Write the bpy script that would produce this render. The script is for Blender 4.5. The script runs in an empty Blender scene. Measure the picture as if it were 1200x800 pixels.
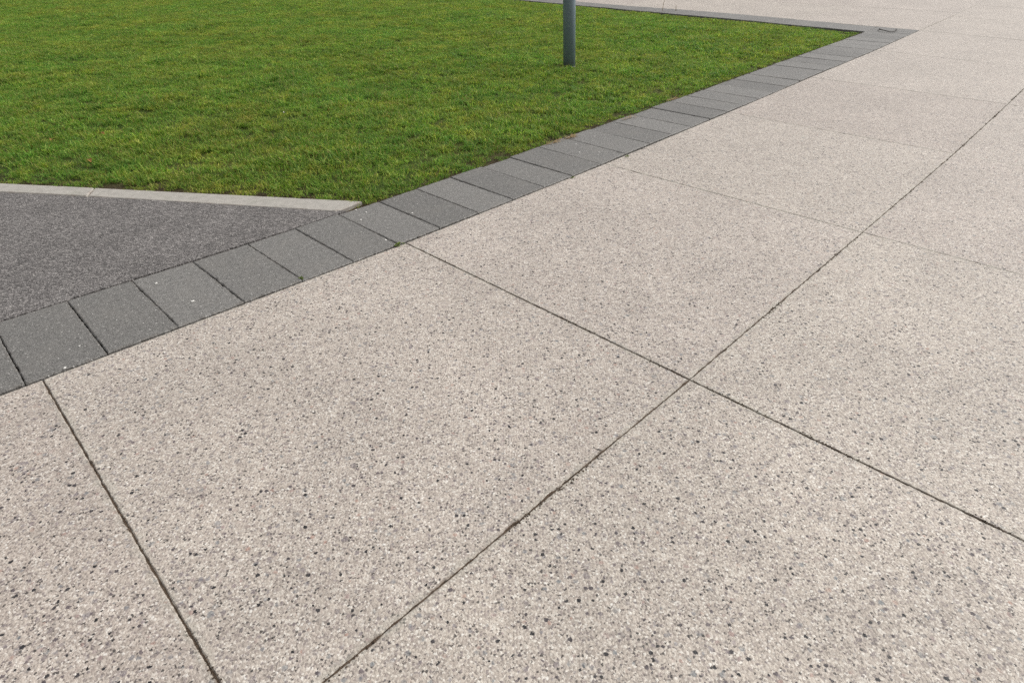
import bpy, bmesh, math, random
import numpy as np
from mathutils import Vector, Matrix, noise

random.seed(11)
rng = np.random.default_rng(11)
SC = bpy.context.scene
COL = SC.collection

# ------------------------------------------------------------------ camera
H = 1.25                                   # eye height of the photographer, metres
PITCH, ROLL = 0.5956, -0.0137
cam_d = bpy.data.cameras.new('camera')
cam_d.sensor_width = 36.0
cam_d.lens = 723.6 / 1200 * 36.0
cam_d.clip_start = 0.02
cam_d.clip_end = 2000.0
cam = bpy.data.objects.new('camera', cam_d)
COL.objects.link(cam)
_R = Vector((1, 0, 0)); _U = Vector((0, math.sin(PITCH), math.cos(PITCH)))
_F = Vector((0, math.cos(PITCH), -math.sin(PITCH)))
_c, _s = math.cos(ROLL), math.sin(ROLL)
cx = _c * _R + _s * _U
cy = -_s * _R + _c * _U
cam.matrix_world = Matrix(((cx.x, cy.x, -_F.x, 0), (cx.y, cy.y, -_F.y, 0), (cx.z, cy.z, -_F.z, H), (0, 0, 0, 1)))
SC.camera = cam

# ------------------------------------------------------------------ light
SUN_EL, SUN_AZ = math.radians(46), math.radians(68)      # azimuth clockwise from +Y (the way the camera looks)
world = bpy.data.worlds.new('World')
SC.world = world
world.use_nodes = True
wn = world.node_tree
bg = wn.nodes['Background']
sky = wn.nodes.new('ShaderNodeTexSky')
sky.sky_type = 'NISHITA'
sky.sun_disc = False
sky.sun_elevation = SUN_EL
sky.sun_rotation = SUN_AZ
sky.dust_density = 4.0
hs = wn.nodes.new('ShaderNodeHueSaturation')               # bright overcast: a nearly white sky
hs.inputs['Saturation'].default_value = 0.10
wn.links.new(sky.outputs['Color'], hs.inputs['Color'])
wn.links.new(hs.outputs['Color'], bg.inputs['Color'])
bg.inputs['Strength'].default_value = 0.10
sd = bpy.data.lights.new('sun', 'SUN')
sd.energy = 1.45
sd.angle = math.radians(40)
sd.color = (1.0, 0.955, 0.89)
sun = bpy.data.objects.new('sun', sd)
COL.objects.link(sun)
sdir = Vector((math.sin(SUN_AZ) * math.cos(SUN_EL), math.cos(SUN_AZ) * math.cos(SUN_EL), math.sin(SUN_EL)))
sun.rotation_euler = sdir.to_track_quat('Z', 'Y').to_euler()
sun.location = sdir * 30
SC.view_settings.view_transform = 'Standard'
SC.view_settings.look = 'None'
SC.view_settings.gamma = 1.0
SC.view_settings.use_curve_mapping = False
SC.view_settings.exposure = 0.32
SC.cycles.use_denoising = False
SC.cycles.max_bounces = 4
SC.cycles.diffuse_bounces = 3
SC.cycles.glossy_bounces = 2
SC.cycles.transmission_bounces = 2

# ------------------------------------------------------------------ node helpers
class NT:
    def __init__(self, name):
        self.m = bpy.data.materials.new(name)
        self.m.use_nodes = True
        self.t = self.m.node_tree
        self.b = self.t.nodes['Principled BSDF']
        self.pos = self.t.nodes.new('ShaderNodeNewGeometry').outputs['Position']
    def put(self, sock, v):
        if hasattr(v, 'is_linked') or hasattr(v, 'links'):
            self.t.links.new(v, sock)
        elif v is not None:
            if hasattr(sock.default_value, '__len__') and len(sock.default_value) == 4 and len(v) == 3:
                v = (*v, 1)
            sock.default_value = v
    def math(self, op, a, b=None, c=None, clamp=False):
        n = self.t.nodes.new('ShaderNodeMath'); n.operation = op; n.use_clamp = clamp
        self.put(n.inputs[0], a); self.put(n.inputs[1], b)
        if c is not None: self.put(n.inputs[2], c)
        return n.outputs[0]
    def vmath(self, op, a, b):
        n = self.t.nodes.new('ShaderNodeVectorMath'); n.operation = op
        self.put(n.inputs[0], a)
        if op == 'SCALE': self.put(n.inputs['Scale'], b)
        else: self.put(n.inputs[1], b)
        return n.outputs[0]
    def noise(self, scale, detail=2, rough=0.5, vec=None, col=False, dim='3D'):
        n = self.t.nodes.new('ShaderNodeTexNoise'); n.noise_dimensions = dim
        self.put(n.inputs['Vector'], vec or self.pos)
        n.inputs['Scale'].default_value = scale; n.inputs['Detail'].default_value = detail
        n.inputs['Roughness'].default_value = rough
        return n.outputs['Color'] if col else n.outputs[0]
    def vor(self, scale, vec=None, dim='2D', feature='F1'):
        n = self.t.nodes.new('ShaderNodeTexVoronoi'); n.voronoi_dimensions = dim; n.feature = feature
        self.put(n.inputs['Vector'], vec or self.pos)
        n.inputs['Scale'].default_value = scale
        s = self.t.nodes.new('ShaderNodeSeparateColor')
        self.t.links.new(n.outputs['Color'], s.inputs[0])
        return n.outputs['Distance'], s.outputs[0], s.outputs[1], s.outputs[2]
    def ramp(self, fac, stops, interp='LINEAR'):
        n = self.t.nodes.new('ShaderNodeValToRGB'); n.color_ramp.interpolation = interp
        e = n.color_ramp.elements
        while len(e) < len(stops): e.new(0.5)
        for k, (p, c) in enumerate(stops):
            e[k].position = p
            e[k].color = (*c, 1) if hasattr(c, '__len__') else (c, c, c, 1)
        self.put(n.inputs[0], fac)
        return n.outputs[0]
    def mix(self, fac, a, b, mode='MIX'):
        n = self.t.nodes.new('ShaderNodeMix'); n.data_type = 'RGBA'; n.blend_type = mode
        self.put(n.inputs[0], fac); self.put(n.inputs[6], a); self.put(n.inputs[7], b)
        return n.outputs[2]
    def step(self, v, lo, hi):             # smooth 0..1 between lo and hi
        n = self.t.nodes.new('ShaderNodeMapRange'); n.interpolation_type = 'SMOOTHSTEP'
        self.put(n.inputs[0], v); self.put(n.inputs[1], lo); self.put(n.inputs[2], hi)
        return n.outputs[0]
    def rng(self, v, a, b, c, d):
        n = self.t.nodes.new('ShaderNodeMapRange')
        self.put(n.inputs[0], v)
        for k, x in enumerate((a, b, c, d)): n.inputs[k + 1].default_value = x
        return n.outputs[0]
    def attr(self, name):
        n = self.t.nodes.new('ShaderNodeAttribute'); n.attribute_name = name
        return n
    def rand(self):
        return self.t.nodes.new('ShaderNodeObjectInfo').outputs['Random']
    def scale_col(self, col, f):
        return self.mix(1.0, col, f, 'MULTIPLY')
    def bump(self, h, dist, strength=1.0, normal=None):
        n = self.t.nodes.new('ShaderNodeBump'); n.inputs['Strength'].default_value = strength
        n.inputs['Distance'].default_value = dist
        self.put(n.inputs['Height'], h)
        if normal is not None: self.put(n.inputs['Normal'], normal)
        return n.outputs[0]
    def wobble(self, scale, amp):
        c = self.noise(scale, 0, vec=self.pos, col=True, dim='2D')
        return self.vmath('ADD', self.pos, self.vmath('SCALE', self.vmath('SUBTRACT', c, (0.5, 0.5, 0.5)), amp))
    def done(self, col, rough=0.8, normal=None, spec=0.5):
        self.put(self.b.inputs['Base Color'], col)
        self.put(self.b.inputs['Roughness'], rough)
        self.b.inputs['Specular IOR Level'].default_value = spec
        if normal is not None: self.put(self.b.inputs['Normal'], normal)
        return self.m

def mat_concrete():
    m = NT('exposed_aggregate_concrete')
    v = m.wobble(260, 0.0042)
    d1, r1, g1, b1 = m.vor(285, v)
    sand = m.ramp(r1, [(0.0, (0.10, 0.086, 0.08)), (0.04, (0.19, 0.163, 0.150)), (0.13, (0.36, 0.312, 0.278)), (0.5, (0.515, 0.452, 0.398)), (0.85, (0.64, 0.575, 0.512)), (1.0, (0.84, 0.795, 0.735))])
    d5, r5, g5, b5 = m.vor(132, v)
    grit = m.ramp(r5, [(0.0, (0.022, 0.021, 0.022)), (0.062, (0.035, 0.033, 0.034)), (0.085, (0.20, 0.172, 0.175)), (0.24, (0.34, 0.287, 0.272)), (0.42, (0.475, 0.408, 0.360)), (0.72, (0.62, 0.55, 0.48)), (0.92, (0.76, 0.705, 0.635)), (1.0, (0.90, 0.87, 0.82))])
    core = m.math('SUBTRACT', 1.0, m.step(d5, 0.34, 0.5))
    col = m.mix(m.math('MULTIPLY', m.math('MULTIPLY_ADD', m.math('LESS_THAN', g5, 0.5), 0.62, 0.22), core), sand, grit)
    edge = m.attr('edge').outputs['Fac']
    nz = m.noise(19, 2, dim='2D')
    en = m.step(m.math('ADD', edge, m.math('MULTIPLY', m.math('SUBTRACT', nz, 0.5), 1.1)), 0.0, 0.6)
    # rounded stones of other rock, only just tinted under the cement film
    d2, r2, g2, b2 = m.vor(60, v)
    ms = m.math('MULTIPLY', m.math('SUBTRACT', 1.0, m.step(m.math('SUBTRACT', d2, m.math('MULTIPLY_ADD', g2, 0.36, 0.06)), -0.09, 0.05)), m.math('LESS_THAN', r2, 0.36))
    stone = m.ramp(b2, [(0.0, (0.17, 0.14, 0.15)), (0.22, (0.25, 0.215, 0.23)), (0.4, (0.20, 0.225, 0.245)), (0.55, (0.34, 0.28, 0.285)), (0.72, (0.45, 0.285, 0.23)), (0.8, (0.64, 0.59, 0.53)), (1.0, (0.80, 0.755, 0.69))])
    film = m.step(m.noise(60, 1, dim='2D'), 0.34, 0.62)
    d7, r7, g7, b7 = m.vor(36, m.vmath('ADD', v, (5.7, 2.9, 0)))
    m7 = m.math('MULTIPLY', m.math('SUBTRACT', 1.0, m.step(m.math('SUBTRACT', d7, m.math('MULTIPLY_ADD', g7, 0.26, 0.10)), -0.09, 0.04)), m.math('LESS_THAN', r7, 0.22))
    stone7 = m.ramp(b7, [(0.0, (0.15, 0.125, 0.14)), (0.3, (0.235, 0.20, 0.22)), (0.5, (0.175, 0.20, 0.225)), (0.7, (0.27, 0.265, 0.265)), (0.85, (0.36, 0.27, 0.25)), (1.0, (0.70, 0.65, 0.58))])
    col = m.mix(m.math('MULTIPLY', m7, m.math('MULTIPLY_ADD', film, 0.5, 0.14)), col, stone7)
    col = m.mix(m.math('MULTIPLY', ms, m.math('MULTIPLY_ADD', film, 0.6, 0.16)), col, stone)
    # black chips of all sizes
    d3, r3, g3, b3 = m.vor(66, m.vmath('ADD', v, (3.3, 1.7, 0)))
    rad3 = m.math('MULTIPLY_ADD', m.math('POWER', g3, 2.6), 0.30, 0.08)
    m3 = m.math('MULTIPLY', m.math('SUBTRACT', 1.0, m.step(m.math('SUBTRACT', d3, rad3), -0.06, 0.03)), m.math('LESS_THAN', r3, m.math('MULTIPLY_ADD', m.step(nz, 0.3, 0.66), 0.30, 0.10)))
    chip = m.ramp(b3, [(0.0, (0.02, 0.019, 0.021)), (0.45, (0.04, 0.038, 0.041)), (0.75, (0.13, 0.108, 0.115)), (1.0, (0.24, 0.20, 0.20))])
    col = m.mix(m.math('MULTIPLY', m3, m.math('MULTIPLY_ADD', en, 0.5, 0.5)), col, chip)
    # smoother cement skin along the joints
    col = m.mix(m.math('MULTIPLY', m.math('SUBTRACT', 1.0, en), 0.42), col, (0.455, 0.43, 0.37))
    # broad weathering and a tint of its own for every bay
    w = m.rng(m.noise(1.6, 2, 0.6, dim='2D'), 0.3, 0.7, 0.92, 1.03)
    w2 = m.rng(m.noise(11, 2, 0.6, dim='2D'), 0.3, 0.7, 0.965, 1.035)
    col = m.scale_col(col, m.math('MULTIPLY', w, w2))
    col = m.scale_col(col, m.ramp(m.rand(), [(0.0, (0.93, 0.918, 0.91)), (0.5, (0.985, 0.98, 0.975)), (1.0, (1.0, 1.005, 0.985))]))
    # dirt washed into the arris
    dirt = m.math('MULTIPLY', m.math('SUBTRACT', 1.0, m.step(edge, 0.0, 0.2)), m.step(nz, 0.44, 0.66))
    col = m.mix(m.math('MULTIPLY', dirt, 0.6), col, (0.16, 0.118, 0.09))
    h = m.math('MULTIPLY', d5, -0.9)
    nb = m.bump(h, 0.002, 0.7)
    return m.done(col, 0.62, nb, 0.5)

def mat_block():
    m = NT('dark_grey_paving_block')
    f = m.noise(230, 3, 0.75, dim='2D')
    g = m.noise(45, 3, 0.65, dim='2D')
    col = m.ramp(f, [(0.28, (0.072, 0.069, 0.065)), (0.5, (0.178, 0.172, 0.163)), (0.72, (0.325, 0.315, 0.298))])
    col = m.scale_col(col, m.rng(g, 0.3, 0.7, 0.84, 1.14))
    col = m.scale_col(col, m.rng(m.rand(), 0, 1, 0.84, 1.14))
    v = m.wobble(260, 0.004)
    d, r, gg, b = m.vor(42, v)
    sp = m.math('MULTIPLY', m.math('LESS_THAN', d, m.math('MULTIPLY_ADD', gg, 0.085, 0.03)), m.math('LESS_THAN', r, 0.42))
    col = m.mix(m.math('MULTIPLY', sp, 0.8), col, (0.62, 0.60, 0.57))
    d2, r2, g2, b2 = m.vor(120, v)
    sp2 = m.math('MULTIPLY', m.math('LESS_THAN', d2, 0.27), m.math('LESS_THAN', r2, 0.2))
    col = m.mix(m.math('MULTIPLY', sp2, 0.65), col, (0.34, 0.33, 0.315))
    sp3 = m.math('MULTIPLY', m.math('LESS_THAN', d2, 0.3), m.math('GREATER_THAN', r2, 0.9))
    col = m.mix(m.math('MULTIPLY', sp3, 0.55), col, (0.035, 0.033, 0.03))
    dust = m.step(m.noise(5, 4, 0.6), 0.45, 0.75)
    col = m.mix(m.math('MULTIPLY', dust, 0.22), col, (0.27, 0.25, 0.225))
    edge = m.attr('edge').outputs['Fac']
    worn = m.math('MULTIPLY', m.math('SUBTRACT', 1.0, m.step(edge, 0.0, 0.8)), m.step(m.noise(40, 3), 0.4, 0.7))
    col = m.mix(m.math('MULTIPLY', worn, 0.4), col, (0.13, 0.11, 0.09))
    nb = m.bump(m.math('ADD', f, m.math('MULTIPLY', g, 0.6)), 0.0018, 0.7)
    return m.done(col, 0.58, nb, 0.5)

def mat_kerb():
    m = NT('pale_kerb_concrete')
    f = m.noise(380, 2, 0.6)
    g = m.noise(22, 4, 0.65)
    col = m.ramp(f, [(0.3, (0.33, 0.31, 0.28)), (0.55, (0.47, 0.445, 0.405)), (0.8, (0.58, 0.55, 0.50))])
    col = m.scale_col(col, m.rng(g, 0.3, 0.7, 0.82, 1.08))
    algae = m.step(m.noise(7, 4, 0.65), 0.5, 0.75)
    col = m.mix(m.math('MULTIPLY', algae, 0.25), col, (0.27, 0.28, 0.21))
    edge = m.attr('edge').outputs['Fac']
    dirt = m.math('MULTIPLY', m.math('SUBTRACT', 1.0, m.step(edge, 0.0, 0.9)), m.step(m.noise(18, 3), 0.35, 0.7))
    col = m.mix(m.math('MULTIPLY', dirt, 0.4), col, (0.24, 0.17, 0.13))
    nb = m.bump(f, 0.001, 0.6)
    return m.done(col, 0.8, nb, 0.4)

def mat_tarmac():
    m = NT('worn_tarmac')
    v = m.wobble(300, 0.004)
    d1, r1, g1, b1 = m.vor(128, v)
    d2, r2, g2, b2 = m.vor(250, v)
    col = m.ramp(r1, [(0.0, (0.07, 0.066, 0.064)), (0.3, (0.16, 0.15, 0.145)), (0.65, (0.285, 0.267, 0.257)), (0.92, (0.43, 0.405, 0.388)), (1.0, (0.60, 0.56, 0.53))])
    fine = m.ramp(r2, [(0.0, (0.05, 0.047, 0.046)), (0.6, (0.195, 0.181, 0.176)), (1.0, (0.39, 0.365, 0.352))])
    col = m.mix(0.4, col, fine)
    gap = m.step(d1, 0.42, 0.7)
    col = m.mix(m.math('MULTIPLY', gap, 0.55), col, (0.055, 0.048, 0.048))
    col = m.scale_col(col, m.rng(m.noise(3.5, 4, 0.6), 0.3, 0.7, 0.86, 1.12))
    col = m.mix(m.math('MULTIPLY', m.step(m.noise(14, 3), 0.5, 0.75), 0.25), col, (0.17, 0.15, 0.145))
    h = m.math('ADD', m.math('MULTIPLY', d1, -1.0), m.math('MULTIPLY', m.noise(120, 2), 0.9))
    nb = m.bump(h, 0.005, 0.9)
    return m.done(col, 0.75, nb, 0.4)

def mat_soil(name='joint_soil', base=(0.10, 0.072, 0.052)):
    m = NT(name)
    n = m.noise(160, 4, 0.7)
    b = Vector(base)
    col = m.ramp(n, [(0.3, tuple(b * 0.5)), (0.5, tuple(b)), (0.75, tuple(b * 2.1))])
    moss = m.step(m.noise(6, 4, 0.7), 0.55, 0.72)
    col = m.mix(m.math('MULTIPLY', moss, 0.25), col, (0.085, 0.08, 0.045))
    col = m.mix(m.math('MULTIPLY', m.step(m.noise(33, 3, 0.7), 0.52, 0.64), 0.8), col, (0.03, 0.024, 0.019))
    return m.done(col, 0.95, m.bump(n, 0.006, 0.8), 0.2)

def mat_lawn():
    m = NT('lawn_thatch')
    n = m.noise(90, 4, 0.7)
    p = m.step(m.noise(0.9, 3), 0.35, 0.65)
    g = m.ramp(n, [(0.3, (0.022, 0.045, 0.008)), (0.5, (0.06, 0.105, 0.018)), (0.7, (0.115, 0.15, 0.03))])
    b = m.ramp(n, [(0.3, (0.035, 0.042, 0.01)), (0.5, (0.09, 0.105, 0.025)), (0.7, (0.18, 0.155, 0.05))])
    col = m.mix(p, g, b)
    edge = m.attr('edge').outputs['Fac']
    soil = m.ramp(n, [(0.3, (0.028, 0.019, 0.013)), (0.55, (0.075, 0.05, 0.034)), (0.75, (0.15, 0.105, 0.07))])
    col = m.mix(m.step(edge, 0.0, 1.0), soil, col)
    return m.done(col, 0.95, m.bump(n, 0.02, 0.8), 0.2)

def mat_grass():
    m = NT('grass_blade')
    a = m.attr('tint')
    sep = m.t.nodes.new('ShaderNodeSeparateColor'); m.t.links.new(a.outputs['Color'], sep.inputs[0])
    hue, dead, tip = sep.outputs
    col = m.ramp(hue, [(0.0, (0.092, 0.228, 0.036)), (0.45, (0.172, 0.378, 0.056)), (0.8, (0.26, 0.465, 0.075)), (1.0, (0.50, 0.60, 0.16))])
    big = m.step(m.noise(0.75, 4, 0.62), 0.36, 0.66)
    mid = m.step(m.noise(4.2, 3, 0.65), 0.45, 0.68)
    yel = m.math('MULTIPLY_ADD', mid, 0.46, m.math('MULTIPLY', big, 0.36))
    col = m.mix(yel, col, m.ramp(hue, [(0.0, (0.20, 0.265, 0.036)), (0.5, (0.36, 0.40, 0.055)), (1.0, (0.68, 0.58, 0.15))]))
    col = m.scale_col(col, m.rng(m.rand(), 0, 1, 0.82, 1.18))
    col = m.scale_col(col, m.rng(m.noise(2.1, 3), 0.3, 0.7, 0.82, 1.14))
    patch = m.step(m.noise(7.5, 2), 0.5, 0.74)
    dd = m.math('GREATER_THAN', m.math('MULTIPLY_ADD', patch, 0.14, dead), 0.95)
    col = m.mix(m.math('MULTIPLY', dd, 0.85), col, (0.36, 0.27, 0.10))
    tr = m.t.nodes.new('ShaderNodeBsdfTranslucent')
    m.put(tr.inputs['Color'], m.scale_col(col, (1.15, 1.2, 0.8)))
    m.done(col, 0.55, None, 0.35)
    mx = m.t.nodes.new('ShaderNodeMixShader'); mx.inputs[0].default_value = 0.48
    m.t.links.new(m.b.outputs[0], mx.inputs[1]); m.t.links.new(tr.outputs[0], mx.inputs[2])
    m.t.links.new(mx.outputs[0], m.t.nodes['Material Output'].inputs['Surface'])
    return m.m

def mat_plain(name, base, rough, var=0.15, scale=40, metal=0.0, spec=0.5):
    m = NT(name)
    col = m.scale_col(m.mix(0.0, base, base), m.rng(m.noise(scale, 3, 0.6), 0.3, 0.7, 1 - var, 1 + var))
    m.b.inputs['Metallic'].default_value = metal
    return m.done(col, rough, None, spec)

def mat_post():
    m = NT('blue_grey_painted_steel')
    n = m.noise(9, 4, 0.65)
    col = m.ramp(n, [(0.3, (0.17, 0.225, 0.27)), (0.7, (0.20, 0.258, 0.30))])
    sep = m.t.nodes.new('ShaderNodeSeparateXYZ'); m.t.links.new(m.pos, sep.inputs[0])
    low = m.math('MULTIPLY', m.math('SUBTRACT', 1.0, m.step(sep.outputs[2], 0.0, 0.11)), m.step(m.noise(38, 4, 0.7), 0.38, 0.62))
    col = m.mix(m.math('MULTIPLY', low, 0.7), col, (0.16, 0.11, 0.10))
    return m.done(col, 0.42, m.bump(m.noise(60, 2), 0.0006, 0.4), 0.5)

M = dict(conc=mat_concrete(), block=mat_block(), kerb=mat_kerb(), tarmac=mat_tarmac(), soil=mat_soil(),
         lawn=mat_lawn(), grass=mat_grass(), post=mat_post(),
         chip=mat_plain('white_stone_chip', (0.78, 0.76, 0.72), 0.6),
         leaf=mat_plain('dry_brown_leaf', (0.24, 0.12, 0.03), 0.8, 0.35),
         twig=mat_plain('dark_twig', (0.035, 0.028, 0.022), 0.8, 0.3),
         ring=mat_plain('galvanised_steel', (0.16, 0.18, 0.20), 0.6, 0.2, 60, 0.0),
         moss=mat_plain('moss_green', (0.17, 0.24, 0.03), 0.8, 0.4, 90),
         straw=mat_plain('dry_straw', (0.33, 0.23, 0.10), 0.8, 0.35, 60))

# ------------------------------------------------------------------ plan of the place
# (s, n): metres/H along the front edge of the block border and to the right of it
D0, YAW, KA = 2.5682, 0.7915, 0.0119
RAD = 1.0 / KA
u_ = np.array([math.cos(YAW), math.sin(YAW)]); v_ = np.array([math.sin(YAW), -math.cos(YAW)])
F_S = [-12, -2, -1.6, -0.8, 0.6, 0.9, 3.0, 3.6, 4.1, 4.9, 6.42, 9.3, 20]
F_N = [-.012, -.010, -.004, .012, .010, -.004, -.008, -.010, .006, .026, .061, .20, .8]
J_S = [-12, -1.7, -.97, -.58, .15, .66, 1.96, 3.3, 3.87, 6.4, 9.3, 20]
J_N = [1.241, 1.241, 1.241, 1.234, 1.234, 1.231, 1.244, 1.26, 1.271, 1.33, 1.46, 2.1]
def front_n(s): return float(np.interp(s, F_S, F_N))
def joint_n(s): return float(np.interp(s, J_S, J_N))
def P(s, n):
    a = (RAD + n) * math.sin(s / RAD); b = (RAD + n) * math.cos(s / RAD) - RAD
    q = np.array([0, D0]) + a * u_ + b * v_
    return Vector((q[0] * H, q[1] * H, 0))
def P2(x, y): return Vector((x * H, y * H, 0))

def unproject(px, py, z=0.0):
    x, y = (px - 600) / 723.6, (400 - py) / 723.6
    d = cx * x + cy * y + _F
    t = (z - H) / d.z
    return Vector((0, 0, H)) + d * t

def link(name, me, mat=None, parent=None, z=0.0):
    o = bpy.data.objects.new(name, me)
    COL.objects.link(o)
    if mat and not me.materials: me.materials.append(mat)
    o.parent = parent
    o.location.z = z
    return o
def root(name, loc=(0, 0, 0)):
    o = bpy.data.objects.new(name, None); o.empty_display_size = 0.1
    o.location = loc; COL.objects.link(o); return o
def tag(o, label, cat, group=None):
    o['label'] = label; o['category'] = cat
    if group: o['group'] = group
    return o

def stone_mesh(name, corners, inset, seg, jit, bevel, skirt, depth, top=0.0, chips=0.0, tilt=0.0):
    """A cast piece with a slightly ragged arris: rings for the field, the skirt by the edge, the arris and the side."""
    pts = []
    cen = sum(corners, Vector()) / len(corners)
    n = len(corners)
    lines = []
    for i in range(n):
        a, b = corners[i], corners[(i + 1) % n]
        d = (b - a).normalized()
        nr = Vector((-d.y, d.x, 0))
        if nr.dot(cen - a) < 0: nr = -nr
        lines.append((a + nr * inset[i], d, nr))
    def meet(l1, l2, off):
        p1 = l1[0] + l1[2] * off; p2 = l2[0] + l2[2] * off
        d1, d2 = l1[1], l2[1]
        den = d1.x * d2.y - d1.y * d2.x
        t = ((p2.x - p1.x) * d2.y - (p2.y - p1.y) * d2.x) / den
        return p1 + d1 * t
    def corner_ring(off): return [meet(lines[i - 1], lines[i], off) for i in range(n)]
    rings = [corner_ring(0.0), corner_ring(bevel), corner_ring(bevel + skirt)]
    V, E = [], []
    per = []
    for i in range(n):
        L = (rings[0][(i + 1) % n] - rings[0][i]).length
        per.append(max(1, int(L / seg)))
    def spread(ring):
        out = []
        for i in range(n):
            a, b = ring[i], ring[(i + 1) % n]
            for k in range(per[i]): out.append(a.lerp(b, k / per[i]))
        return out
    R0, R1, R2 = map(spread, rings)
    m = len(R0)
    tx, ty = random.uniform(-tilt, tilt), random.uniform(-tilt, tilt)
    def zt(p): return top + (p.x - cen.x) * tx + (p.y - cen.y) * ty
    sd = random.uniform(0, 100)
    for r, (ring, dz, at) in enumerate(((R2, 0, 1.0), (R1, 0, 0.08), (R0, -bevel, 0.0), (R0, -depth, 0.0))):
        for k, p in enumerate(ring):
            q = p.copy()
            zz = zt(p) + dz
            if r in (1, 2) and jit:
                w = noise.noise(Vector((p.x * 45, p.y * 45, sd))) * jit + noise.noise(Vector((p.x * 130, p.y * 130, sd))) * jit * 0.7
                c = noise.noise(Vector((p.x * 16 + 5, p.y * 16, sd)))
                if chips and c > 0.42: w += (c - 0.42) * chips; zz -= (c - 0.42) * chips * (0.4 if r == 1 else 0.2)
                dirc = (R2[k] - R0[k]).normalized()
                q = p + dirc * w
            V.append((q.x, q.y, zz)); E.append(at)
    F = [list(range(m))]
    for r in range(3):
        for k in range(m):
            k2 = (k + 1) % m
            F.append([r * m + k, (r + 1) * m + k, (r + 1) * m + k2, r * m + k2])
    me = bpy.data.meshes.new(name)
    me.from_pydata(V, [], F)
    bm = bmesh.new(); bm.from_mesh(me); bmesh.ops.recalc_face_normals(bm, faces=bm.faces[:]); bm.to_mesh(me); bm.free()
    at = me.attributes.new('edge', 'FLOAT', 'POINT')
    at.data.foreach_set('value', E)
    for pl in me.polygons: pl.use_smooth = False
    return me

def sheet(name, poly, mat, z, parent=None):
    me = bpy.data.meshes.new(name)
    me.from_pydata([(p.x, p.y, z) for p in poly], [], [list(range(len(poly)))])
    o = link(name, me, mat, parent)
    return o

# ------------------------------------------------------------------ ground and pavement
ground_me = bpy.data.meshes.new('ground')
ground_me.from_pydata([(-900, -900, 0), (900, -900, 0), (900, 900, 0), (-900, 900, 0)], [], [(0, 1, 2, 3)])
ground = link('ground', ground_me, M['lawn'], None, -0.16); ground['kind'] = 'structure'
_a = ground_me.attributes.new('edge', 'FLOAT', 'POINT'); _a.data.foreach_set('value', [1, 1, 1, 1])

# bed of dirt that shows in the open joints
bv, bf = [], []
def bed_strip(pairs, z):
    b = len(bv)
    for a, c in pairs: bv.extend([(a.x, a.y, z), (c.x, c.y, z)])
    bf.extend([(b + 2 * i, b + 2 * i + 1, b + 2 * i + 3, b + 2 * i + 2) for i in range(len(pairs) - 1)])
bed_strip([(P(s, front_n(s) + 0.009), P(s, 8.0)) for s in np.arange(-9, 13.1, 0.25)], -0.0036)
bed_strip([(P(s, -13), P(s, front_n(s) + 0.009)) for s in np.linspace(6.9, 13.0, 12)], -0.0048)
bed_strip([(P(s, -0.44), P(s, front_n(s) + 0.03)) for s in np.arange(-9, 6.9, 0.25)], -0.020)
bed_strip([(P(6.0 - 0.07 * n, n), P(6.95 - 0.07 * n, n)) for n in np.arange(-0.3, -12, -0.5)], -0.024)
pme = bpy.data.meshes.new('pavement'); pme.from_pydata(bv, [], bf)
pavement = link('pavement', pme, M['soil']); pavement['kind'] = 'structure'

# cross joints: (s at the border, skew per unit n, gap)
CJ = [(-6.55, 0, .005), (-5.35, 0, .005), (-4.16, 0, .005), (-2.965, 0, .0065), (-1.772, 0, .0044), (-0.576, 0, .0040), (0.672, 0, .0030),
      (1.988, -.022, .0034), (3.355, -.045, .0032), (4.885, -.085, .0028), (6.44, -.17, .014), (7.93, -.17, .0035), (9.4, -.17, .0035), (10.9, -.17, .0035), (12.4, -.17, .0035)]
def row_n(k, s):
    """the longitudinal joints: 0 is the border's edge, 1 the joint down the middle of the walk, and so on"""
    f, j = front_n(s), joint_n(s)
    if k == 0: return f
    if k > 0: return j + (k - 1) * 1.235
    return f - 1.33 + (k + 1) * 1.33
def jp(c, k):
    s0, sk, _ = CJ[c]
    s = s0
    for _i in range(3): s = s0 + sk * row_n(k, s)
    return P(s, row_n(k, s))
def long_gap(k): return {0: .010, 1: .0042}.get(k, .004)
for c in range(len(CJ) - 1):
    for k in range(0, 6):
        cs = [jp(c, k), jp(c, k + 1), jp(c + 1, k + 1), jp(c + 1, k)]
        fade = lambda q: 0.3 if (k > 0 and 5 < q < 10) else (0.8 if (k > 0 and q == 5) else 1.0)      # the cross joints have closed up beyond the middle joint
        ins = [CJ[c][2] / 2 * fade(c), long_gap(k + 1) / 2, CJ[c + 1][2] / 2 * fade(c + 1), (0.004 if c < 10 else .002) if k == 0 else long_gap(k) / 2]
        near = min((p.xy.length for p in cs)) < 5
        link('slab', stone_mesh('slab', cs, ins, 0.008 if near else 0.05, 0.0024, 0.0028 if c < 5 else (0.0018 if k == 0 else 0.0014), 0.03, 0.07, 0.0, 0.017, 0.0006), M['conc'], pavement)
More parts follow.
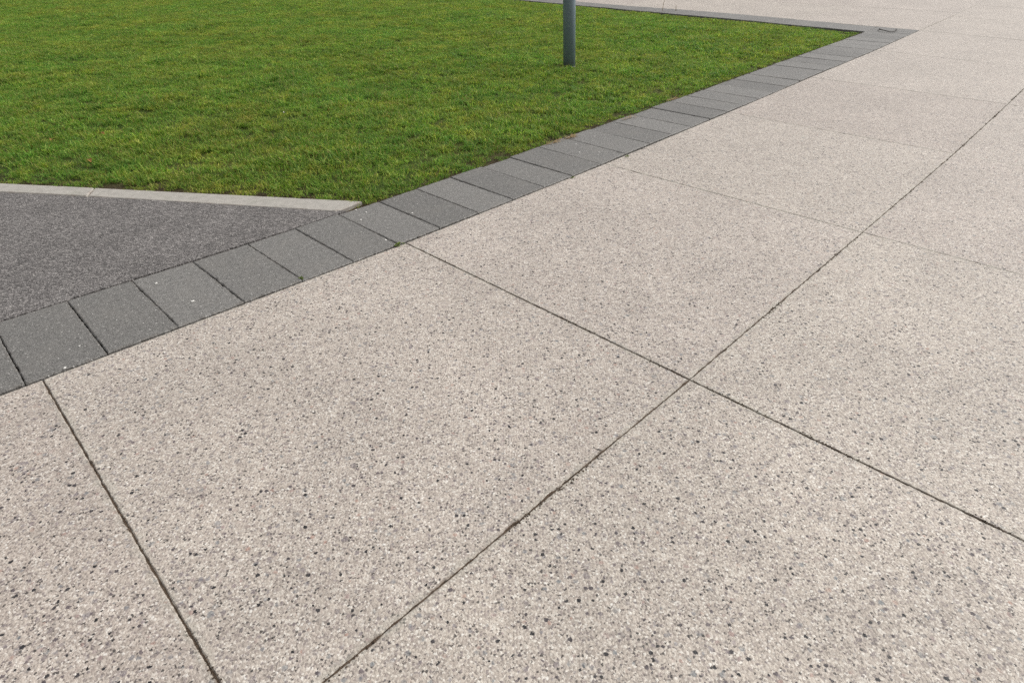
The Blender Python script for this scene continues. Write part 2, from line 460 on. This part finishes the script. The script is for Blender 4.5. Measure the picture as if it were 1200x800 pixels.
# bays beyond the far border
def far_s(n): return float(np.interp(-n, [-0.1, 0.5, 1.19, 1.62, 2.2, 4.2, 4.65, 14], [6.43, 6.45, 6.56, 6.63, 6.69, 6.76, 6.84, 7.8]))
FR = [0.004, 1.735, 3.2, 4.7, 6.2]           # steps along s beyond the border
def fp(i, k):
    n = -1.31 * k if k else None
    def nn(s): return front_n(s) if k == 0 else front_n(s) * 0.55 - 0.03 - 1.27 * k
    s = 6.5
    for _i in range(4): s = (far_s(nn(s)) if i == 0 else 6.63 + FR[i] + 0.02 * k)
    return P(s, nn(s))
for i in range(len(FR) - 1):
    for k in range(0, 8):
        cs = [fp(i, k + 1), fp(i, k), fp(i + 1, k), fp(i + 1, k + 1)]
        link('slab', stone_mesh('slab', cs, [.003, .0035, .002, .0035], 0.05, 0.001, 0.003, 0.03, 0.07, 0.0, 0.006, 0.0006), M['conc'], pavement)

# ------------------------------------------------------------------ block border along the walk
BW = 0.4176
fj = [-1.81, -1.609, -1.414, -1.208, -1.003, -0.805, -0.606, -0.403, -0.195, 0.01, 0.217, 0.418, 0.645, 0.866, 1.098, 1.325, 1.541, 1.763, 1.985, 2.206, 2.438, 2.673, 2.911, 3.157, 3.404, 3.642]
while fj[-1] < 5.75: fj.append(fj[-1] + 0.243)
fj = [-1.81 - 0.203 * k for k in range(14, 0, -1)] + fj
border = root('block_border', P(0, -0.2))
tag(border, 'long dark grey concrete block border running diagonally between lawn, tarmac and pale paving', 'border')
inv = Matrix.Translation(-border.location)
def add_block(parent, cs, ins, **kw):
    off = parent.location.copy()
    me = stone_mesh('paving_block', cs, ins, kw.get('seg', 0.03), kw.get('jit', 0.003), 0.004, 0.012, 0.08, kw.get('top', 0.0), kw.get('chips', 0.012), 0.006)
    me.transform(Matrix.Translation((-off.x, -off.y, 0)))
    return link('paving_block', me, M['block'], parent)
for a, b in zip(fj[:-1], fj[1:]):
    na, nb = front_n(a), front_n(b)
    wa = BW + random.uniform(-.004, .006)
    cs = [P(a, na), P(b, nb), P(b, nb - wa), P(a, na - wa)]
    near = a < 1.2
    g = random.uniform(.0006, .0018) if near else random.uniform(.0018, .0042)
    add_block(border, cs, [.0075, g, .001, random.uniform(.0008, .0022)], seg=0.009 if near else 0.03, top=0.005 + random.uniform(-.002, .002))
# the cut pieces that finish the corner
s0 = fj[-1]
corner = [s0, s0 + 0.235, 6.20]
for a, b in zip(corner[:-1], corner[1:]):
    cs = [P(a, front_n(a)), P(b, front_n(b)), P(b, front_n(b) - BW), P(a, front_n(a) - BW)]
    add_block(border, cs, [.0045, .0018, .001, .0018], top=0.005)
a, b = 6.20, 6.415
cs = [P(a, front_n(a)), P(b, front_n(b)), P(far_s(-.36) - .006, front_n(b) - BW), P(a, front_n(a) - BW)]
add_block(border, cs, [.0045, .002, .001, .0018], top=0.005)

# far border, along the other side of the lawn
fborder = root('block_border', P(6.4, -2.2))
tag(fborder, 'far dark grey block border at the back of the lawn, beyond the metal post', 'border')
def far_in(n): return float(np.interp(-n, [0.3, 0.437, 1.34, 1.665, 2.846, 4.245, 14], [5.985, 5.995, 6.10, 6.15, 6.25, 6.37, 7.35]))
n0 = front_n(6.3) - BW - 0.006
k = 0; na = n0
while na > -11:
    nb = na - 0.2217
    big_a = .003 if (k % 6 == 4) else .0010
    big_b = .003 if ((k + 1) % 6 == 4) else .0010
    cs = [P(far_in(na), na), P(far_s(na) - .008, na), P(far_s(nb) - .008, nb), P(far_in(nb), nb)]
    add_block(fborder, cs, [big_a, .002, big_b, .001], seg=0.06, top=0.006 + random.uniform(-.001, .001), jit=0.001, chips=0.004)
    na = nb; k += 1

# ------------------------------------------------------------------ pale kerb and the tarmac path
kt = [(-0.640, 2.582), (-1.133, 2.652), (-1.934, 2.783), (-2.429, 2.873)]
dk = (Vector((-2.429, 2.873)) - Vector((-0.664, 2.587))).normalized()
def ktop(t): return Vector((-0.664, 2.587)) + dk * t
nk = Vector((-dk.y, dk.x));  nk = nk if nk.y < 0 else -nk
KW = 0.104
kerb = root('kerb', P2(*ktop(1.3)))
tag(kerb, 'pale concrete kerb edging between lawn and tarmac path', 'kerb')
ts = [-0.10, 1.284, 2.70, 4.1, 5.5, 6.9, 8.3]
def kp(t, w):
    q = ktop(t) + nk * w * 1.0
    return P2(q.x, q.y)
def hit(w):                                  # where the kerb line runs into the back of the block border
    best = min(np.arange(-0.4, 0.6, 0.001), key=lambda t: min((kp(t, w) - P(q, front_n(q) - BW - .004)).length for q in (-0.55 + 0.4 * x / 12 - 0.15 for x in range(0, 13))))
    return kp(best, w)
for i, (a, b) in enumerate(zip(ts[:-1], ts[1:])):
    sa = 0 if i == 0 else 0.0
    if i == 0:
        # first stone is cut on the skew where it meets the block border
        cs = [unproject(425, 236.5), unproject(394, 248.5), kp(b - 0.045, KW), kp(b, 0)]
    else:
        cs = [kp(a, 0), kp(a - 0.045, KW), kp(b - 0.045, KW), kp(b, 0)]
    me = stone_mesh('kerb_stone', cs, [.0035, .001, .0035, .001], 0.02, 0.0015, 0.006, 0.012, 0.1, 0.004, 0.008, 0.001)
    me.transform(Matrix.Translation((-kerb.location.x, -kerb.location.y, 0)))
    link('kerb_stone', me, M['kerb'], kerb)

bk = [P(s, front_n(s) - BW - 0.017) for s in np.arange(-4.6, -0.55, 0.02)]
kb = [kp(t, KW + 0.004) for t in np.arange(0.14, 8.2, 0.02)]
tar_poly = bk + kb
tp = []
for i, p in enumerate(tar_poly):
    w = noise.noise(Vector((p.x * 28, p.y * 28, 3))) * 0.006 + noise.noise(Vector((p.x * 90, p.y * 90, 3))) * 0.006
    tp.append(Vector((p.x, p.y + w, 0)))
tarmac = sheet('tarmac_path', tp, M['tarmac'], 0.0015); tarmac['kind'] = 'structure'
bm = bmesh.new(); bm.from_mesh(tarmac.data)
r = bmesh.ops.extrude_face_region(bm, geom=bm.faces[:])
for vv in [g for g in r['geom'] if isinstance(g, bmesh.types.BMVert)]: vv.co.z -= 0.05
bmesh.ops.recalc_face_normals(bm, faces=bm.faces[:])
bm.to_mesh(tarmac.data); bm.free()
under = sheet('path_bed', [P2(-6, 1.0), P(-1.4, -0.2), P(-0.3, -0.2), P2(-0.6, 2.66), P2(-9, 4.1), P2(-9, -1)], M['soil'], -0.030); under['kind'] = 'structure'

# ------------------------------------------------------------------ lawn
edge_near = [P(s, front_n(s) - BW + 0.002) for s in np.arange(-0.60, 6.03, 0.12)]
edge_far = [P(far_in(n) + 0.004, n) for n in np.arange(-0.46, -11.5, -0.25)]
edge_kerb = [kp(t, 0.004) for t in np.arange(8.3, 0.0, -0.2)]
lawn_poly = edge_near + edge_far + [P2(-14, 22), P2(-14, 5.2)] + edge_kerb
LP = np.array([(p.x, p.y) for p in lawn_poly])
def inside(x, y):
    x1, y1 = LP[:, 0], LP[:, 1]; x2, y2 = np.roll(x1, -1), np.roll(y1, -1)
    res = np.zeros(len(x), bool)
    for a, b, c, d in zip(x1, y1, x2, y2):
        t = ((b > y) != (d > y))
        if abs(d - b) < 1e-12: continue
        res ^= t & (x < (c - a) * (y - b) / (d - b) + a)
    return res
def edge_dist(x, y):
    d = np.full(len(x), 1e9)
    for i in range(len(LP)):
        a = LP[i]; b = LP[(i + 1) % len(LP)]
        ab = b - a; L2 = ab @ ab
        if L2 < 1e-12: continue
        t = np.clip(((x - a[0]) * ab[0] + (y - a[1]) * ab[1]) / L2, 0, 1)
        d = np.minimum(d, np.hypot(x - a[0] - t * ab[0], y - a[1] - t * ab[1]))
    return d
def lawn_z(x, y, d):
    w = 0.014 * np.sin(x * 1.7 + 0.6 * y) * np.cos(y * 1.3 - 0.4 * x) + 0.007 * np.sin(x * 4.1 + 1.0) * np.sin(y * 3.7)
    k = np.clip(d / 0.6, 0, 1)
    far = np.clip((y - 7.2) / 2.0, 0, 1) * (1 - np.clip(d / 1.2, 0, 1)) * np.clip((x + 2) / 4, 0, 1)
    return -0.014 + k * (0.012 + w) - 0.009 * far
# base sheet: the outline with one ring set in, then filled
bm = bmesh.new()
outer = [bm.verts.new((p.x, p.y, -0.02)) for p in lawn_poly]
f = bm.faces.new(outer)
gx = np.arange(-17.5, 6, 0.25)
bmesh.ops.triangulate(bm, faces=[f])
for axis, lo, hi in ((0, -17, 6), (1, 2.5, 27)):
    for c in np.arange(lo, hi, 0.45):
        co = (c, 0, 0) if axis == 0 else (0, c, 0); no = (1, 0, 0) if axis == 0 else (0, 1, 0)
        bmesh.ops.bisect_plane(bm, geom=bm.verts[:] + bm.edges[:] + bm.faces[:], plane_co=co, plane_no=no)
me = bpy.data.meshes.new('lawn'); bm.to_mesh(me); bm.free()
co = np.array([v.co[:] for v in me.vertices])
ed = edge_dist(co[:, 0], co[:, 1])
co[:, 2] = lawn_z(co[:, 0], co[:, 1], ed) - 0.006
me.vertices.foreach_set('co', co.astype(np.float32).ravel())
at = me.attributes.new('edge', 'FLOAT', 'POINT'); at.data.foreach_set('value', np.clip(ed / 0.3, 0, 1).astype(np.float32))
lawn = link('lawn', me, M['lawn']); lawn['kind'] = 'structure'

# tufts: small bunches of mown blades
def tuft_mesh(name, nb, spread, hmin, hmax, wid, lean, deadp):
    V, F, T = [], [], []
    for _ in range(nb):
        a = random.uniform(0, 2 * math.pi); r = spread * math.sqrt(random.random())
        bx, by = r * math.cos(a), r * math.sin(a)
        h = random.uniform(hmin, hmax); w = wid * random.uniform(0.7, 1.3)
        th = random.uniform(0, 2 * math.pi)
        ln = abs(random.gauss(0, 1)) * lean * h
        dx, dy = math.cos(th), math.sin(th)
        face = th + math.pi / 2 + random.uniform(-.6, .6)
        sx, sy = math.cos(face) * w / 2, math.sin(face) * w / 2
        hue, dead = random.random(), random.random()
        i = len(V)
        for t, ww in ((0, 0.9), (0.4, 1.0), (0.78, 0.75)):
            px, py, pz = bx + dx * ln * t * t, by + dy * ln * t * t, h * t * (1 - 0.18 * t * min(1, ln / h))
            V += [(px - sx * ww, py - sy * ww, pz), (px + sx * ww, py + sy * ww, pz)]
            T += [(hue, dead, t), (hue, dead, t)]
        V.append((bx + dx * ln, by + dy * ln, h * (1 - 0.25 * min(1, ln / h)))); T.append((hue, dead, 1))
        F += [(i, i + 1, i + 3, i + 2), (i + 2, i + 3, i + 5, i + 4), (i + 4, i + 5, i + 6)]
    me = bpy.data.meshes.new(name); me.from_pydata(V, [], F)
    ca = me.color_attributes.new('tint', 'FLOAT_COLOR', 'POINT')
    for k, t in enumerate(T): ca.data[k].color = (*t, 1)
    me.materials.append(M['grass'])
    return me
tufts = bpy.data.collections.new('tuft_shapes')
for k in range(7):
    o = bpy.data.objects.new('tuft_%02d' % k, tuft_mesh('tuft', 36, 0.05, 0.011, 0.030, 0.0036, 1.15, 0.05)); tufts.objects.link(o)
for k in range(2):
    o = bpy.data.objects.new('tuft_%02d' % (7 + k), tuft_mesh('tuft', 26, 0.036, 0.022, 0.050, 0.0040, 1.0, 0.05)); tufts.objects.link(o)

def scatter():
    n = 150000
    x = rng.uniform(-13.5, 5.2, n); y = rng.uniform(3.0, 19.0, n)
    # keep what lies within a wide margin of the view
    dz = -H
    fy = y * math.cos(PITCH) - dz * math.sin(PITCH) * 1.0
    keep = inside(x, y)
    x, y = x[keep], y[keep]
    keep = (np.abs(x) < 0.98 * (y * 0.83 + 1.25 * 0.56) + 0.8)
    x, y = x[keep], y[keep]
    d = edge_dist(x, y)
    rag = np.array([noise.noise(Vector((a * 7, b * 7, 2))) for a, b in zip(x, y)])
    p = np.clip((d - 0.001 - 0.032 * np.clip(rag, 0, 1)) / 0.04, 0, 1)
    keep = rng.random(len(x)) < p
    return x[keep], y[keep], d[keep]
gx, gy, gd = scatter()
print('tufts', len(gx))
z = lawn_z(gx, gy, gd)
me = bpy.data.meshes.new('grass')
me.vertices.add(len(gx))
me.vertices.foreach_set('co', np.c_[gx, gy, z].astype(np.float32).ravel())
rot = np.zeros((len(gx), 3), np.float32); rot[:, 2] = rng.uniform(0, 6.283, len(gx)); rot[:, 0] = rng.normal(0, .12, len(gx)); rot[:, 1] = rng.normal(0, .12, len(gx))
lush = np.array([noise.noise(Vector((a * 1.9, b * 1.9, 7))) for a, b in zip(gx, gy)])
scl = rng.uniform(0.75, 1.2, len(gx)) * (1 + 0.35 * lush) * (0.62 + 0.38 * np.clip(gd / 0.22, 0, 1))
pick = np.where(rng.random(len(gx)) < 0.16 + 0.25 * (lush > 0.2), rng.integers(7, 9, len(gx)), rng.integers(0, 7, len(gx)))
pick = np.where(gd < 0.10, rng.integers(0, 7, len(gx)), pick)
a = me.attributes.new('rot', 'FLOAT_VECTOR', 'POINT'); a.data.foreach_set('vector', rot.ravel())
a = me.attributes.new('scl', 'FLOAT', 'POINT'); a.data.foreach_set('value', scl.astype(np.float32))
a = me.attributes.new('pick', 'INT', 'POINT'); a.data.foreach_set('value', pick.astype(np.int32))
grass = link('grass', me)
grass['kind'] = 'stuff'; tag(grass, 'short mown green lawn grass with yellowed patches', 'grass')
gn = bpy.data.node_groups.new('grass_scatter', 'GeometryNodeTree')
gn.interface.new_socket('Geometry', in_out='INPUT', socket_type='NodeSocketGeometry')
gn.interface.new_socket('Geometry', in_out='OUTPUT', socket_type='NodeSocketGeometry')
gi = gn.nodes.new('NodeGroupInput'); go = gn.nodes.new('NodeGroupOutput')
ip = gn.nodes.new('GeometryNodeInstanceOnPoints'); ci = gn.nodes.new('GeometryNodeCollectionInfo')
ci.inputs['Collection'].default_value = tufts; ci.inputs['Separate Children'].default_value = True; ci.inputs['Reset Children'].default_value = True
def named(nm, ty):
    n = gn.nodes.new('GeometryNodeInputNamedAttribute'); n.data_type = ty; n.inputs['Name'].default_value = nm; return n.outputs['Attribute']
gn.links.new(gi.outputs[0], ip.inputs['Points']); gn.links.new(ci.outputs[0], ip.inputs['Instance'])
ip.inputs['Pick Instance'].default_value = True
gn.links.new(named('pick', 'INT'), ip.inputs['Instance Index'])
gn.links.new(named('rot', 'FLOAT_VECTOR'), ip.inputs['Rotation'])
gn.links.new(named('scl', 'FLOAT'), ip.inputs['Scale'])
gn.links.new(ip.outputs[0], go.inputs[0])
md = grass.modifiers.new('scatter', 'NODES'); md.node_group = gn

# ------------------------------------------------------------------ metal post in the lawn
def lathe(name, prof, seg=48):
    V, F = [], []
    for r, zz in prof:
        for k in range(seg):
            a = 2 * math.pi * k / seg; V.append((r * math.cos(a), r * math.sin(a), zz))
    for i in range(len(prof) - 1):
        for k in range(seg):
            k2 = (k + 1) % seg
            F.append((i * seg + k, i * seg + k2, (i + 1) * seg + k2, (i + 1) * seg + k))
    F.append(list(range(seg))[::-1]); F.append([(len(prof) - 1) * seg + k for k in range(seg)])
    me = bpy.data.meshes.new(name); me.from_pydata(V, [], F)
    for p in me.polygons: p.use_smooth = len(p.vertices) == 4
    return me
PR = 0.062
post = root('metal_post', P2(0.507, 5.51) + Vector((0, 0, -0.01)))
tag(post, 'blue-grey round steel post standing in the lawn', 'post')
post.rotation_euler = (0, math.radians(-2.4), 0)
link('shaft', lathe('shaft', [(PR, -0.2), (PR, 0.6), (PR, 3.2), (PR * 0.98, 3.205)]), M['post'], post)
link('base_collar', lathe('base_collar', [(PR + .004, -0.2), (PR + .004, 0.020), (PR + .001, 0.027)]), M['ring'], post)
link('cap', lathe('cap', [(PR + .004, 3.19), (PR + .004, 3.215), (PR * .5, 3.235), (0.002, 3.24)]), M['post'], post)

# ------------------------------------------------------------------ small things lying about
def moss(px, py, size, label):
    p = unproject(px, py, 0.0)
    V, F = [], []
    for _ in range(46):
        a = random.uniform(0, 6.28); r = size * random.random() ** 0.7
        bx, by = r * math.cos(a), r * math.sin(a) * 0.55
        hgt = size * random.uniform(.2, .75) * (1.2 - r / size); th = random.uniform(0, 6.28)
        l = size * random.uniform(.2, .42); w = l * .35
        dx, dy = math.cos(th), math.sin(th)
        i = len(V)
        V += [(bx, by, hgt * .3), (bx + dx * l * .5 - dy * w, by + dy * l * .5 + dx * w, hgt * .8), (bx + dx * l, by + dy * l, hgt), (bx + dx * l * .5 + dy * w, by + dy * l * .5 - dx * w, hgt * .9)]
        F.append((i, i + 1, i + 2, i + 3))
    me = bpy.data.meshes.new('moss_tuft'); me.from_pydata(V, [], F)
    o = link('moss_tuft', me, M['moss']); o.location = (p.x, p.y, 0.002); o.rotation_euler.z = 0.75
    tag(o, label, 'moss', 'green tufts growing in the joint of the block border')
moss(353, 328, 0.019, 'small green moss tuft at the border front edge, nearest the tarmac')
moss(468, 287.5, 0.024, 'green moss tuft where a slab joint meets the block border')
moss(671, 209, 0.016, 'faint green moss tuft at the border front edge, level with the brown straw')
moss(735, 184, 0.018, 'farthest small green moss tuft at the front edge of the block border')

def chip(px, py, size, label, grp='white specks on the block border'):
    p = unproject(px, py, 0.006)
    bm = bmesh.new(); bmesh.ops.create_icosphere(bm, subdivisions=1, radius=size)
    for v in bm.verts:
        v.co.x *= random.uniform(.8, 1.5); v.co.y *= random.uniform(.7, 1.1); v.co.z *= 0.35
    me = bpy.data.meshes.new('stone_chip'); bm.to_mesh(me); bm.free()
    o = link('stone_chip', me, M['chip']); o.location = (p.x, p.y, 0.0055 + size * .2); o.rotation_euler.z = random.uniform(0, 3)
    tag(o, label, 'stone chip', grp)
chip(183, 332, .0075, 'white stone chip near the back edge of a block beside the tarmac')
chip(226, 353, .0075, 'white stone chip in the middle of a block beside the tarmac')
chip(76, 431, .005, 'crumb of white stone at the front edge of the second block from the left')
chip(93, 405, .0035, 'tiny white speck on the second block from the left')
for x, y in ((417, 246), (429, 249), (423, 257.5), (452, 281), (483, 249.5), (675, 169), (679, 178.5), (702, 178.5), (697, 160), (855, 101.5)):
    chip(x, y, .0055 if y > 150 else .009, 'tiny white speck on the block border next to the lawn', 'tiny white specks on the far part of the block border')

def curl(name, pts, rad, mat, label, cat, grp=None):
    cu = bpy.data.curves.new(name, 'CURVE'); cu.dimensions = '3D'; cu.bevel_depth = rad; cu.bevel_resolution = 2
    sp = cu.splines.new('POLY'); sp.points.add(len(pts) - 1)
    for k, p in enumerate(pts): sp.points[k].co = (*p, 1); sp.points[k].radius = 1 - 0.6 * k / len(pts)
    o = bpy.data.objects.new('tmp', cu); COL.objects.link(o)
    dg = bpy.context.evaluated_depsgraph_get()
    me = bpy.data.meshes.new_from_object(o.evaluated_get(dg)); bpy.data.objects.remove(o)
    me.materials.clear(); me.name = name
    o = link(name, me, mat)
    if label: tag(o, label, cat, grp)
    return o
c0 = unproject(1037, 36.5, 0.006)
right = Vector((1, -0.35, 0)).normalized(); away = Vector((.35, 1, 0)).normalized()
pts = [c0 + right * (0.07 * math.cos(t) * (1 if t < 3.6 else .8) + 0.03 * max(0, t - 3.5)) + away * 0.16 * math.sin(t) + Vector((0, 0, 0.008 + 0.012 * abs(math.sin(t * 1.3)))) for t in np.linspace(2.3, 7.4, 26)]
curl('dry_twig', pts, 0.006, M['twig'], 'dark curled twig lying on the block border at its far corner', 'twig')
for (x, y0, y1, dx, lb) in ((776, 12, 3, 0.02, 'taller thin dry grass stalk standing at the far border'), (792, 13, 8, -0.01, 'shorter thin grass stalk to the right of the taller one at the far border')):
    b = unproject(x, y0 + 1, 0)
    hh = (y0 - y1) * 0.02
    curl('grass_stalk', [b + Vector((dx * t, 0, hh * t)) for t in np.linspace(0, 1, 6)], 0.005, M['straw'], lb, 'grass stalk', 'dry stalks at the far border')

def leaf(px, py, size, label, mat='leaf', z=0.012, grp='brown leaves in the grass'):
    p = unproject(px, py, z)
    V, F = [], []
    for i in range(7):
        t = i / 6; w = size * 0.33 * math.sin(math.pi * (0.08 + 0.9 * t)); zz = size * 0.25 * math.sin(t * 2.6) 
        V += [((t - .5) * size, -w, zz + w * .5), ((t - .5) * size, 0, zz), ((t - .5) * size, w, zz + w * .6)]
    for i in range(6):
        a = i * 3
        F += [(a, a + 3, a + 4, a + 1), (a + 1, a + 4, a + 5, a + 2)]
    me = bpy.data.meshes.new('dry_leaf'); me.from_pydata(V, [], F)
    o = link('dry_leaf', me, M[mat]); o.location = p; o.rotation_euler = (random.uniform(-.3, .3), random.uniform(-.3, .3), random.uniform(0, 6))
    tag(o, label, 'leaf', grp)
leaf(61, 165, .045, 'brown dry leaf in the grass, leftmost of the two upper ones near the kerb', z=.03)
leaf(120, 158, .045, 'brown dry leaf in the grass, right one of the two upper ones near the kerb', z=.03)
leaf(105, 189, .04, 'brown dry leaf in the grass closest to the pale kerb', z=.03)
leaf(332, 132, .016, 'small whitish petal lying in the lawn', 'chip', .035, None)
# straw caught along the lawn side of the border
def straw(px, py, n, spread, label):
    p = unproject(px, py, 0.008)
    V, F = [], []
    for _ in range(n):
        t = random.gauss(0, 1) * spread; q = Vector((u_[0] * t, u_[1] * t, random.uniform(0, .010))) + Vector((v_[0], v_[1], 0)) * random.gauss(0, .008)
        th = YAW + random.gauss(0, .5); l = random.uniform(.015, .04); w = .0016
        d = Vector((math.cos(th), math.sin(th), random.uniform(-.1, .2))); e = Vector((-d.y, d.x, 0)) * w
        i = len(V); V += [q - e, q + e, q + d * l + e, q + d * l - e]; F.append((i, i + 1, i + 2, i + 3))
    me = bpy.data.meshes.new('straw_litter'); me.from_pydata([tuple(x) for x in V], [], F)
    o = link('straw_litter', me, M['straw']); o.location = p
    tag(o, label, 'straw', 'dry straw along the lawn edge')
straw(669, 161, 60, .035, 'orange-brown clump of dry straw at the lawn edge of the border')
straw(650, 167, 45, .06, 'thin line of brown straw left of the orange-brown clump at the lawn edge')
straw(788, 117, 40, .05, 'patch of brown straw farther up the lawn edge of the border')
straw(735, 139, 30, .04, 'patch of brown straw between the orange clump and the farther patch')

# crumbs of soil and grit: along the lawn edge of the border, in the slab joints and at the border's front
def crumbs():
    V, F = [], []
    def one(p, r):
        i = len(V)
        a0 = random.uniform(0, 6.28)
        for k in range(5):
            a = a0 + k * 1.2566; rr = r * random.uniform(.7, 1.3)
            V.append((p.x + rr * math.cos(a), p.y + rr * math.sin(a), p.z + r * .15))
        V.append((p.x, p.y, p.z + r * random.uniform(.7, 1.1))); V.append((p.x, p.y, p.z - r * .3))
        for k in range(5):
            k2 = (k + 1) % 5
            F.append((i + k, i + k2, i + 5)); F.append((i + k2, i + k, i + 6))
    def clump(x, sd): return noise.noise(Vector((x * 5.3, sd, 1.7))) + 0.5 * noise.noise(Vector((x * 17, sd, 4.1)))
    for _ in range(5200):
        q = random.uniform(-0.55, 5.9)
        if clump(q, 1) < random.uniform(-.25, .5): continue
        n = front_n(q) - BW + random.gauss(-0.004, 0.007)
        p = P(q, n); p.z = 0.007 if n > front_n(q) - BW else -0.002
        one(p, random.uniform(.0012, .0036) * (1 + max(0, q) * .12))
    for _ in range(2600):
        q = random.uniform(-1.75, 4.5)
        if clump(q, 9) < random.uniform(0, .6): continue
        p = P(q, joint_n(q) + random.gauss(0, .0032)); p.z = 0.0005
        one(p, random.uniform(.0010, .0030))
    for sj, sd in ((-1.772, 3), (-0.576, 5)):
        for _ in range(900):
            n = random.uniform(0.02, 2.4)
            if clump(n, sd) < random.uniform(0, .6): continue
            p = P(sj + random.gauss(0, .003), n); p.z = 0.0005
            one(p, random.uniform(.0010, .0028))
    for _ in range(1500):
        q = random.uniform(-1.9, 3.0)
        if clump(q, 13) < random.uniform(0, .6): continue
        p = P(q, front_n(q) + random.gauss(.002, .004)); p.z = -0.001
        one(p, random.uniform(.0012, .0030))
    me = bpy.data.meshes.new('soil_crumbs'); me.from_pydata(V, [], F)
    o = link('soil_crumbs', me, M['soil']); o['kind'] = 'stuff'
    o['label'] = 'brown crumbs of soil and grit along the lawn edge and slab joints'; o['category'] = 'soil'
crumbs()
